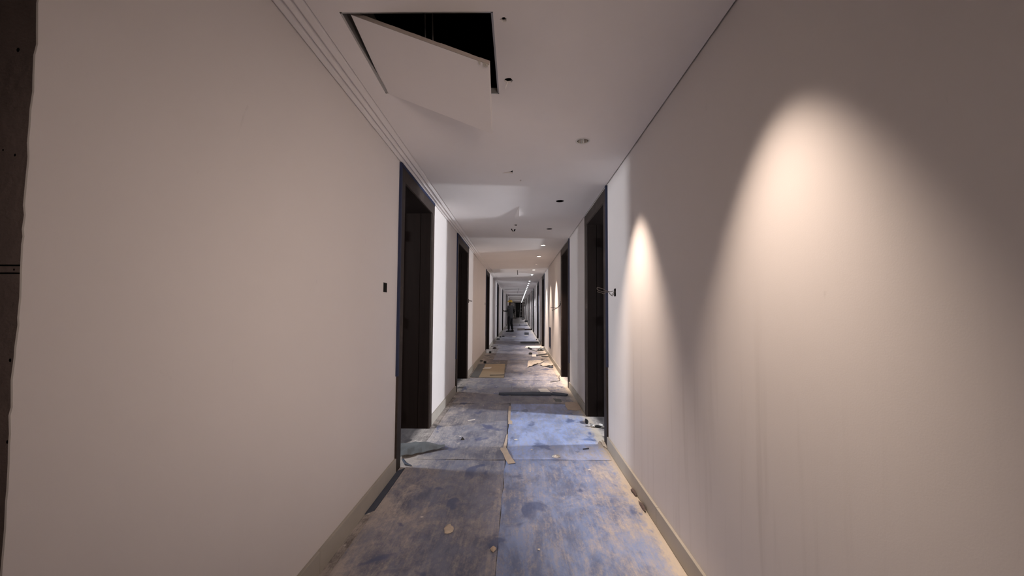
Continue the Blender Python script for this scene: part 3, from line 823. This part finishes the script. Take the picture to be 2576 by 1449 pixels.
litter('cardboard_scrap', 'ragged cream cardboard scrap against the right skirting', 'cardboard',
       film([[(0.61, 4.70), (0.70, 4.67), (0.775, 4.72)], [(0.60, 4.88), (0.70, 4.9), (0.785, 4.9)], [(0.62, 5.07), (0.70, 5.09), (0.78, 5.04)]], 0.006, 5), 'cream')
litter('wall_tile', 'white square tile lying on the long dark strip', 'tile', MB().slab([(0.30, 5.85), (0.44, 5.87), (0.475, 5.64), (0.335, 5.62)], 0.010, 0.012), 'paper', bevel=0.002)
def folded(pts, w, h):
    m = MB()
    for s in (-1, 1):
        pass
    return ribbon(pts, w, h)
litter('floor_strip', 'long dark strip added for a lifted sheet edge and its shade, left piece', 'foam strip', ribbon([(-0.28, 5.50, 0.0072), (0.0, 5.52, 0.0075), (0.25, 5.53, 0.0072), (0.47, 5.52, 0.0072)], [0.06, 0.12, 0.13, 0.12], 0.026), 'darkblue', bevel=0.004)  # dark strips stand in for the shaded front of a lifted sheet edge
litter('floor_strip', 'short dark strip added for a lifted sheet edge and its shade, right piece', 'foam strip', ribbon([(0.485, 5.56, 0.0072), (0.60, 5.51, 0.0072), (0.70, 5.46, 0.0072)], [0.13, 0.12, 0.07], 0.022), 'darkblue', bevel=0.004)
litter('foam_patch', 'small dark square patch just before the dark strips', 'patch', plate([(0.48, 5.29), (0.585, 5.25), (0.58, 5.10), (0.50, 5.13)], 0.002), 'greyfilm')
litter('bent_wire', 'thin dark wire bent in a hook on the floor before the second right doorway', 'wire', MB().tube(smooth_path([(0.545, 6.47, 0.010), (0.63, 6.53, 0.010), (0.72, 6.63, 0.012), (0.735, 6.9, 0.010), (0.76, 7.1, 0.010)]), 0.006, 6), 'wire')
rub = [((0.745, 4.19), 0.016, 0.05, 0.035, 'black', 'black'), ((0.775, 4.06), 0.032, 0.028, 0.026, 'foil', 'pale grey'), ((0.835, 4.04), 0.034, 0.018, 0.016, 'black', 'small black'), ((0.87, 4.09), 0.025, 0.02, 0.018, 'paper', 'white'), ((0.90, 4.02), 0.03, 0.02, 0.018, 'foil', 'grey')]
for i, (c, rx, ry, h, mt, wd) in enumerate(rub):
    litter('rubble_piece', '%s piece of rubble on the threshold of the nearest right doorway' % wd, 'rubble', lump(c, rx, ry, h, 20 + i), mt, 'rubble at the nearest right doorway')
litter('plaster_heap', 'pale plaster crumbs heaped at the foot of the nearest right doorway', 'plaster', lump((0.785, 3.52), 0.018, 0.09, 0.025, 31, 12), 'plasterchip')
litter('plaster_chip', 'flat cream plaster chip on the near grey sheet', 'plaster chip', lump((-0.382, 2.155), 0.026, 0.040, 0.010, 41, 12), 'plasterchip')
litter('plaster_chip', 'small tan chip beside the near floor seam', 'plaster chip', lump((-0.122, 1.985), 0.014, 0.020, 0.012, 42, 8), 'cream')
for i, (x, y, r, wd) in enumerate(((-0.02, 3.62, 0.016, 'round white paint fleck on the blue sheet by the tape'), (0.04, 4.29, 0.012, 'white fleck at the far end of the blue sheet'), (0.12, 3.37, 0.008, 'tiny white fleck near the middle of the blue sheet'),
                                (-0.012, 1.78, 0.006, 'tiny white fleck right of the near floor seam'), (-0.43, 1.75, 0.007, 'small pale fleck on the near grey sheet'), (0.11, 1.99, 0.006, 'tiny pale fleck in the middle of the near blue sheet'))):
    litter('paint_fleck', wd, 'paint fleck', lump((x, y), r, r * 1.3, 0.003, 50 + i, 9), 'paper', 'white flecks dropped on the sheets')

# heap along the right skirting gap
for i, (x, y, rx, ry, h, wd) in enumerate(((0.781, 2.62, 0.010, 0.05, 0.012, 'dark crumb under the right skirting, farther one'), (0.779, 2.42, 0.009, 0.06, 0.015, 'dark crumb under the right skirting, nearer one'))):
    litter('rubble_piece', wd, 'rubble', lump((x, y), rx, ry, h, 70 + i), 'concrete')

litter('cardboard_sheet', 'large flat brown cardboard sheet on the left half of the floor', 'cardboard', plate([(-0.735, 8.50), (-0.30, 8.60), (-0.262, 6.85), (-0.715, 6.87)], 0.005, 0.004), 'card')
litter('foam_sheet', 'grey-brown sheet between the brown cardboard and the left skirting', 'foam sheet', plate([(-0.895, 8.60), (-0.74, 8.52), (-0.72, 6.90), (-0.88, 6.93)], 0.004, 0.001), 'greyfilm')
litter('paper_sheet', 'white paper lying on the brown cardboard', 'paper', plate([(-0.74, 7.83), (-0.70, 8.04), (-0.565, 8.08), (-0.585, 7.84)], 0.003, 0.0095), 'paper')
litter('wooden_stick', 'dark stick lying on the near edge of the brown cardboard', 'stick', MB().bar((-0.53, 7.06, 0.016), (-0.265, 7.10, 0.016), 0.012, 0.012), 'wire')
litter('black_block', 'small black cube on the floor behind the brown cardboard', 'block', MB().box(-0.795, -0.735, 8.66, 8.72, 0.001, 0.052), 'black', bevel=0.003)
litter('black_offcut', 'small black offcut leaning by the left skirting next to the black cube', 'offcut', MB().bar((-0.90, 9.02, 0.012), (-0.845, 8.88, 0.03), 0.02, 0.02), 'black')
litter('plastic_film', 'crumpled cream plastic film on the right of the floor, left piece', 'plastic film', film([[(0.19, 8.08), (0.30, 8.25), (0.42, 8.55)], [(0.21, 8.6), (0.36, 8.75), (0.55, 8.85)], [(0.24, 9.15), (0.40, 9.12), (0.62, 9.05)]], 0.028, 8), 'plastic')
litter('plastic_film', 'crumpled cream plastic film against the right skirting', 'plastic film', film([[(0.47, 8.40), (0.58, 8.22), (0.70, 8.19)], [(0.52, 8.55), (0.64, 8.45), (0.76, 8.32)], [(0.60, 8.74), (0.68, 8.72), (0.78, 8.55)]], 0.028, 12), 'plastic')
litter('dark_rag', 'dark blue rag bunched at the end of the cream plastic film', 'rag', lump((0.685, 8.11), 0.048, 0.05, 0.036, 81, 10), 'darkblue')
litter('paper_card', 'square white card on the floor before the strewn offcuts', 'card', plate([(0.35, 9.90), (0.465, 9.90), (0.485, 10.42), (0.37, 10.38)], 0.004), 'paper')
litter('black_offcut', 'black lump of packing behind the square white card', 'offcut', lump((0.335, 10.52), 0.045, 0.10, 0.05, 82, 9), 'black')
litter('wooden_stick', 'grey stick lying right of the square white card', 'stick', MB().bar((0.48, 10.15, 0.02), (0.78, 10.47, 0.02), 0.03, 0.02), 'greyfilm')
litter('wooden_stick', 'short grey stick by the right skirting before the third right doorway', 'stick', MB().bar((0.60, 9.96, 0.015), (0.78, 9.92, 0.015), 0.03, 0.015), 'greyfilm')
litter('plasterboard_offcut', 'bright white plasterboard offcut before the third right doorway', 'plasterboard', plate([(0.20, 12.14), (0.26, 12.68), (0.76, 12.76), (0.66, 12.13)], 0.012), 'paper')
litter('black_offcut', 'long black strip in front of the white plasterboard offcut', 'offcut', MB().bar((0.31, 11.98, 0.03), (0.40, 11.55, 0.025), 0.05, 0.03), 'black')
litter('metal_channel', 'grey metal channel pointing towards the near end among the offcuts', 'channel', MB().bar((0.40, 11.55, 0.02), (0.53, 11.10, 0.015), 0.03, 0.02), 'steel')
litter('plastic_film', 'dark crumpled film by the right skirting among the offcuts', 'plastic film', film([[(0.54, 11.45), (0.66, 11.45), (0.775, 11.45)], [(0.58, 11.65), (0.68, 11.72), (0.775, 11.60)], [(0.62, 11.85), (0.70, 11.9), (0.775, 11.80)]], 0.045, 15), 'greyfilm')
litter('wooden_plank', 'grey plank across the floor past the third right doorway', 'plank', MB().bar((0.07, 13.86, 0.02), (0.74, 13.98, 0.02), 0.10, 0.024), 'greyfilm')
litter('paper_sheet', 'white sheet beside the plank past the third right doorway', 'paper', plate([(0.58, 13.5), (0.77, 13.5), (0.775, 13.78), (0.60, 13.75)], 0.004), 'paper')
litter('paper_sheet', 'small white paper behind the plank past the third right doorway', 'paper', plate([(0.34, 14.06), (0.42, 14.06), (0.44, 14.36), (0.36, 14.36)], 0.02), 'paper')
litter('broken_brick', 'small dark brick piece on the left past the third left doorway', 'brick', lump((-0.75, 11.92), 0.06, 0.08, 0.05, 83, 8), 'casing')
litter('wooden_stick', 'thin dark stick on the left past the third left doorway', 'stick', MB().bar((-0.89, 12.45, 0.02), (-0.69, 12.68, 0.02), 0.02, 0.015), 'wire')
litter('black_block', 'small black block at the third left doorway', 'block', MB().box(-0.825, -0.765, 10.65, 10.71, 0.001, 0.055), 'black', bevel=0.003)
litter('black_offcut', 'flat black offcut at the left skirting before the fourth left doorway', 'offcut', lump((-0.83, 15.5), 0.07, 0.12, 0.05, 84, 9), 'black')
litter('black_offcut', 'dark offcut lying by the fourth left doorway, left one', 'offcut', lump((-0.81, 16.85), 0.05, 0.12, 0.04, 85, 9), 'black')
litter('black_offcut', 'dark offcut lying by the fourth left doorway, right one', 'offcut', lump((-0.70, 17.15), 0.06, 0.14, 0.05, 86, 9), 'black')
litter('paper_sheet', 'white paper in the middle of the floor before the worker', 'paper', plate([(-0.31, 16.84), (-0.16, 16.84), (-0.12, 17.23), (-0.24, 17.22)], 0.01), 'paper')
litter('paper_sheet', 'cream paper on the right of the floor before the worker', 'paper', plate([(0.26, 17.75), (0.42, 17.75), (0.47, 18.09), (0.30, 18.08)], 0.008), 'plastic')
litter('floor_strip', 'grey foam strip lying behind the cream paper', 'foam strip', MB().bar((0.29, 18.62, 0.02), (0.50, 18.55, 0.02), 0.20, 0.02), 'greyfilm')
litter('wooden_plank', 'dark plank lying across the floor right of the worker', 'plank', MB().bar((-0.06, 22.25, 0.03), (0.35, 22.6, 0.03), 0.20, 0.04), 'wire')
litter('wooden_plank', 'thin plank touching the right skirting beyond the worker', 'plank', MB().bar((0.37, 22.62, 0.02), (0.775, 22.88, 0.02), 0.14, 0.03), 'casing')
litter('black_offcut', 'small black offcut at the right skirting past the fourth right doorway', 'offcut', lump((0.74, 15.36), 0.03, 0.08, 0.05, 87, 8), 'black')

# ------------------------------------------------------------------ ladders and stool
def stepladder(loc, hgt, w_bot, w_top, spread, label, lean=1):
    root = empty('stepladder', loc); tag(root, label, 'ladder')
    bx_, by_, _ = loc
    for s in (-1, 1):
        MB().bar((bx_ + s*w_bot/2, by_, 0.02), (bx_ + s*w_top/2, by_ + spread/2, hgt), 0.028, 0.06).build('rail', M['alu'], root)
        MB().bar((bx_ + s*w_bot/2*0.96, by_ + spread, 0.02), (bx_ + s*w_top/2*0.92, by_ + spread/2 + 0.03, hgt), 0.025, 0.04).build('rear_rail', M['alu'], root)
        for y in (by_, by_ + spread):
            MB().box(bx_ + s*w_bot/2 - 0.025, bx_ + s*w_bot/2 + 0.025, y - 0.04, y + 0.04, 0.0, 0.04).build('foot', M['black'], root)
    n = int(hgt / 0.28)
    for k in range(1, n + 1):
        t = k * 0.27 / hgt
        if t > 0.97: break
        wd = w_bot + (w_top - w_bot) * t
        MB().box(bx_ - wd/2, bx_ + wd/2, by_ + spread/2*t - 0.035, by_ + spread/2*t + 0.035, k*0.27 - 0.012, k*0.27 + 0.012).build('rung', M['alu'], root)
    t = 0.27
    MB().bar((bx_ - w_bot/2*0.9, by_ + spread*(1-t/2), hgt*t), (bx_ + w_bot/2*0.9, by_ + spread*(1-t/2), hgt*t), 0.02, 0.03).build('rear_brace', M['alu'], root)
    MB().box(bx_ - w_top/2 - 0.03, bx_ + w_top/2 + 0.03, by_ + spread/2 - 0.1, by_ + spread/2 + 0.12, hgt - 0.01, hgt + 0.03).build('top_cap', M['black'], root, bevel=0.005)
    MB().box(bx_ - w_top/2, bx_ + w_top/2 + 0.02, by_ + spread*0.55, by_ + spread*0.8, hgt*0.76, hgt*0.76 + 0.035).build('tool_tray', M['black'], root)
stepladder((0.33, 29.7, 0), 2.0, 0.54, 0.34, 1.0, 'aluminium stepladder standing on the right side far down the corridor')
stepladder((-0.66, 50.0, 0), 2.15, 0.56, 0.36, 1.0, 'distant stepladder half hidden behind the worker')
st = empty('step_stool', (0.58, 29.2, 0)); tag(st, 'small stool with a dark seat beside the aluminium stepladder', 'stool')
MB().box(0.455, 0.715, 29.05, 29.33, 0.30, 0.41).build('seat', M['black'], st, bevel=0.01)
for x in (0.48, 0.69):
    for y in (29.08, 29.30):
        MB().bar((x, y, 0.0), (x, y, 0.31), 0.022, 0.022).build('leg', M['alu'], st)
litter('tool_bag', 'black bag on the floor far behind the stepladder', 'bag', lump((0.60, 47.0), 0.22, 0.2, 0.30, 90, 12), 'black')

# ------------------------------------------------------------------ the worker
PX, PY = -0.46, 21.0
ang = math.atan2(0.6, -0.8)
ca, sa = math.cos(ang), math.sin(ang)
def PW(f, l, z): return Vector((PX + f*ca - l*sa, PY + f*sa + l*ca, z))
person = empty('person', (PX, PY, 0))
tag(person, 'person in yellow helmet and grey top standing with one hand on the left wall', 'person')
def skin(name, chains, mat, sub=2, rootv=0):
    """chains: list of lists of (world point, radius); points that coincide are shared"""
    vs, es, rad = [], [], []
    def idx(p, r):
        for i, q in enumerate(vs):
            if (q - p).length < 1e-4: return i
        vs.append(p); rad.append(r); return len(vs) - 1
    for ch in chains:
        ids = [idx(Vector(p), r) for p, r in ch]
        es += list(zip(ids, ids[1:]))
    me = bpy.data.meshes.new(name)
    me.from_pydata([v - Vector((PX, PY, 0)) for v in vs], es, [])
    o = bpy.data.objects.new(name, me); col.objects.link(o)
    o.parent = person
    bm = bmesh.new(); bm.from_mesh(me); bm.verts.ensure_lookup_table()
    lay = bm.verts.layers.skin.verify()
    for i, r in enumerate(rad):
        bm.verts[i][lay].radius = r if isinstance(r, tuple) else (r, r)
        bm.verts[i][lay].use_root = (i == rootv)
    bm.to_mesh(me); bm.free()
    m = o.modifiers.new('skin', 'SKIN'); m.use_smooth_shade = True
    s_ = o.modifiers.new('sub', 'SUBSURF'); s_.levels = sub; s_.render_levels = sub
    me.materials.append(M[mat])
    return o
pel = PW(0, 0, 0.93); wai = PW(0.0, 0, 1.06); che = PW(0.01, 0, 1.27); nb = PW(0.0, 0, 1.44); nk = PW(0.02, 0, 1.52); hd = PW(0.03, 0, 1.60); ht = PW(0.02, 0, 1.68)
shL, shR = PW(0, 0.17, 1.41), PW(0, -0.17, 1.41)
elL, elR = Vector((-0.63, 20.83, 1.14)), PW(-0.06, -0.25, 1.14)
wrL, wrR = Vector((-0.82, 20.93, 1.155)), PW(0.06, -0.24, 0.92)
hipL, hipR = PW(0, 0.09, 0.90), PW(0, -0.09, 0.90)
knL, knR = PW(0.03, 0.10, 0.49), PW(0.02, -0.11, 0.49)
anL, anR = PW(0.02, 0.11, 0.09), PW(-0.06, -0.12, 0.09)
ch = [[(pel, .085), (wai, .085), (che, .115), (nb, .07), (nk, .05), (hd, .075), (ht, .07)],
      [(nb, .07), (shL, .055), (elL, .038), (wrL, .025)], [(nb, .07), (shR, .055), (elR, .038), (wrR, .025)],
      [(pel, .085), (hipL, .07), (knL, .055), (anL, .038), (anL + Vector((ca*0.09, sa*0.09, -0.05)), .03)],
      [(pel, .085), (hipR, .07), (knR, .055), (anR, .038), (anR + Vector((ca*0.09, sa*0.09, -0.05)), .03)]]
# hands: a palm and five fingers on each wrist
palmL = Vector((-0.855, 20.955, 1.16)); palmR = wrR + Vector((0.01*ca, 0.01*sa, -0.06))
ch[1].append((palmL, .022)); ch[2].append((palmR, .022))
for k in range(4):
    off = (k - 1.5) * 0.017
    L_ = 0.075 - abs(k - 1.2) * 0.010
    b0 = palmL + Vector((-0.012, 0.012, off)); b1 = b0 + Vector((-0.030, L_*0.5, off*.3)); b2 = b1 + Vector((-0.010, L_*0.5, off*.2))
    ch.append([(palmL, .022), (b0, .009), (Vector((max(b1.x, -0.915), b1.y, b1.z)), .008), (Vector((max(b2.x, -0.918), b2.y, b2.z)), .007)])
    d = Vector((-sa*0, 0, 0))
    c0_ = palmR + Vector((ca*off, sa*off, -0.03)); c1_ = c0_ + Vector((ca*.01, sa*.01, -L_*0.5)); c2_ = c1_ + Vector((ca*.018 - sa*-.01, sa*.018 + ca*-.0, -L_*0.4))
    ch.append([(palmR, .022), (c0_, .009), (c1_, .008), (c2_, .007)])
ch.append([(palmL, .022), (palmL + Vector((0.004, 0.015, 0.030)), .010), (palmL + Vector((-0.02, 0.03, 0.055)), .008)])
ch.append([(palmR, .022), (palmR + Vector((ca*.03, sa*.03, -0.015)), .010), (palmR + Vector((ca*.045, sa*.045, -0.045)), .008)])
# face: nose, ears
ch.append([(hd, .075), (PW(0.112, 0, 1.595), .012)])
ch.append([(hd, .075), (PW(0.02, 0.078, 1.60), .014)]); ch.append([(hd, .075), (PW(0.02, -0.078, 1.60), .014)])
skin('body', ch, 'skin')
skin('shirt', [[(PW(0, 0, 0.74), (.20, .20)), (PW(0, 0, 0.86), (.178, .178)), (PW(0, 0, 1.0), (.155, .15)), (PW(0.01, 0, 1.25), (.17, .135)), (PW(0, 0, 1.40), (.12, .10)), (PW(0.01, 0, 1.475), .062)],
               [(PW(0, 0, 1.40), (.12, .10)), (PW(0, 0.175, 1.40), .075), (shL.lerp(elL, 0.6), .062)],
               [(PW(0, 0, 1.40), (.12, .10)), (PW(0, -0.175, 1.40), .075), (shR.lerp(elR, 0.6), .062)]], 'shirt')
skin('sleeve', [[(shL.lerp(elL, 0.5), .052), (elL, .048), (elL.lerp(wrL, 0.9), .034)]], 'sleeve', 1)
skin('sleeve', [[(shR.lerp(elR, 0.5), .052), (elR, .048), (elR.lerp(wrR, 0.9), .034)]], 'sleeve', 1)
skin('trousers', [[(PW(0, 0, 0.93), .13), (PW(0, 0, 0.86), .135), (PW(0, 0.095, 0.78), .098), (knL, .075), (PW(0.02, 0.11, 0.10), .068)],
                  [(PW(0, 0, 0.86), .135), (PW(0, -0.095, 0.78), .098), (knR, .075), (PW(-0.06, -0.12, 0.10), .068)]], 'trouser')
for an in (anL, anR):
    b_ = Vector((an.x, an.y, 0))
    fw = Vector((ca, sa, 0)); lf_ = Vector((-sa, ca, 0))
    prof = [(-0.07, .036), (-0.02, .040), (0.06, .044), (0.13, .046), (0.18, .036), (0.20, .016)]
    outl = [b_ + fw*a + lf_*w_ for a, w_ in prof] + [b_ + fw*a - lf_*w_ for a, w_ in reversed(prof)]
    hh = [0.10, 0.11, 0.085, 0.06, 0.05, 0.04]; hh = hh + hh[::-1]
    MB().prism([p + Vector((0, 0, 0.006)) for p in outl], [p*1.0 + Vector((0, 0, h_)) for p, h_ in zip(outl, hh)]).build('boot', M['black'], person, bevel=0.012)
# helmet: shell, brim and chin strap
hc = PW(0.02, 0, 1.645)
m_ = MB(); prof = [(0.128, 0.0), (0.127, 0.03), (0.115, 0.075), (0.085, 0.112), (0.04, 0.130), (0.001, 0.134)]
n = 20
vs = []
for r, z in prof:
    for k in range(n):
        a = 2*math.pi*k/n
        vs.append(PW(0.02 + r*1.12*math.cos(a), r*0.92*math.sin(a), 1.645 + z))
m_.add(vs, [(i*n+k, i*n+(k+1) % n, (i+1)*n+(k+1) % n, (i+1)*n+k) for i in range(len(prof)-1) for k in range(n)])
m_.build('helmet_shell', M['helmet'], person, smooth=True)
vs = []
for z in (1.640, 1.650):
    for k in range(n):
        a = 2*math.pi*k/n; r = 0.140 + (0.035 if math.cos(a) > 0.5 else 0)
        vs.append(PW(0.02 + r*1.10*math.cos(a), r*0.92*math.sin(a), z))
MB().add(vs, [tuple(range(n-1, -1, -1)), tuple(range(n, 2*n))] + [(k, (k+1) % n, n+(k+1) % n, n+k) for k in range(n)]).build('helmet_brim', M['helmet'], person)
skin('hair', [[(PW(-0.02, 0, 1.56), .070), (PW(-0.02, 0, 1.65), .085)]], 'hair', 1)
for s in (-1, 1):
    e_ = PW(0.098, s*0.032, 1.615)
    MB().lathe([(0.0005, -.012), (.009, -.008), (.012, 0), (.009, .008), (.0005, .012)], e_, 8).build('eye', M['paper'], person, smooth=True)
MB().bar(PW(0.104, -0.025, 1.545), PW(0.104, 0.025, 1.545), 0.012, 0.010).build('mouth', M['casing'], person)
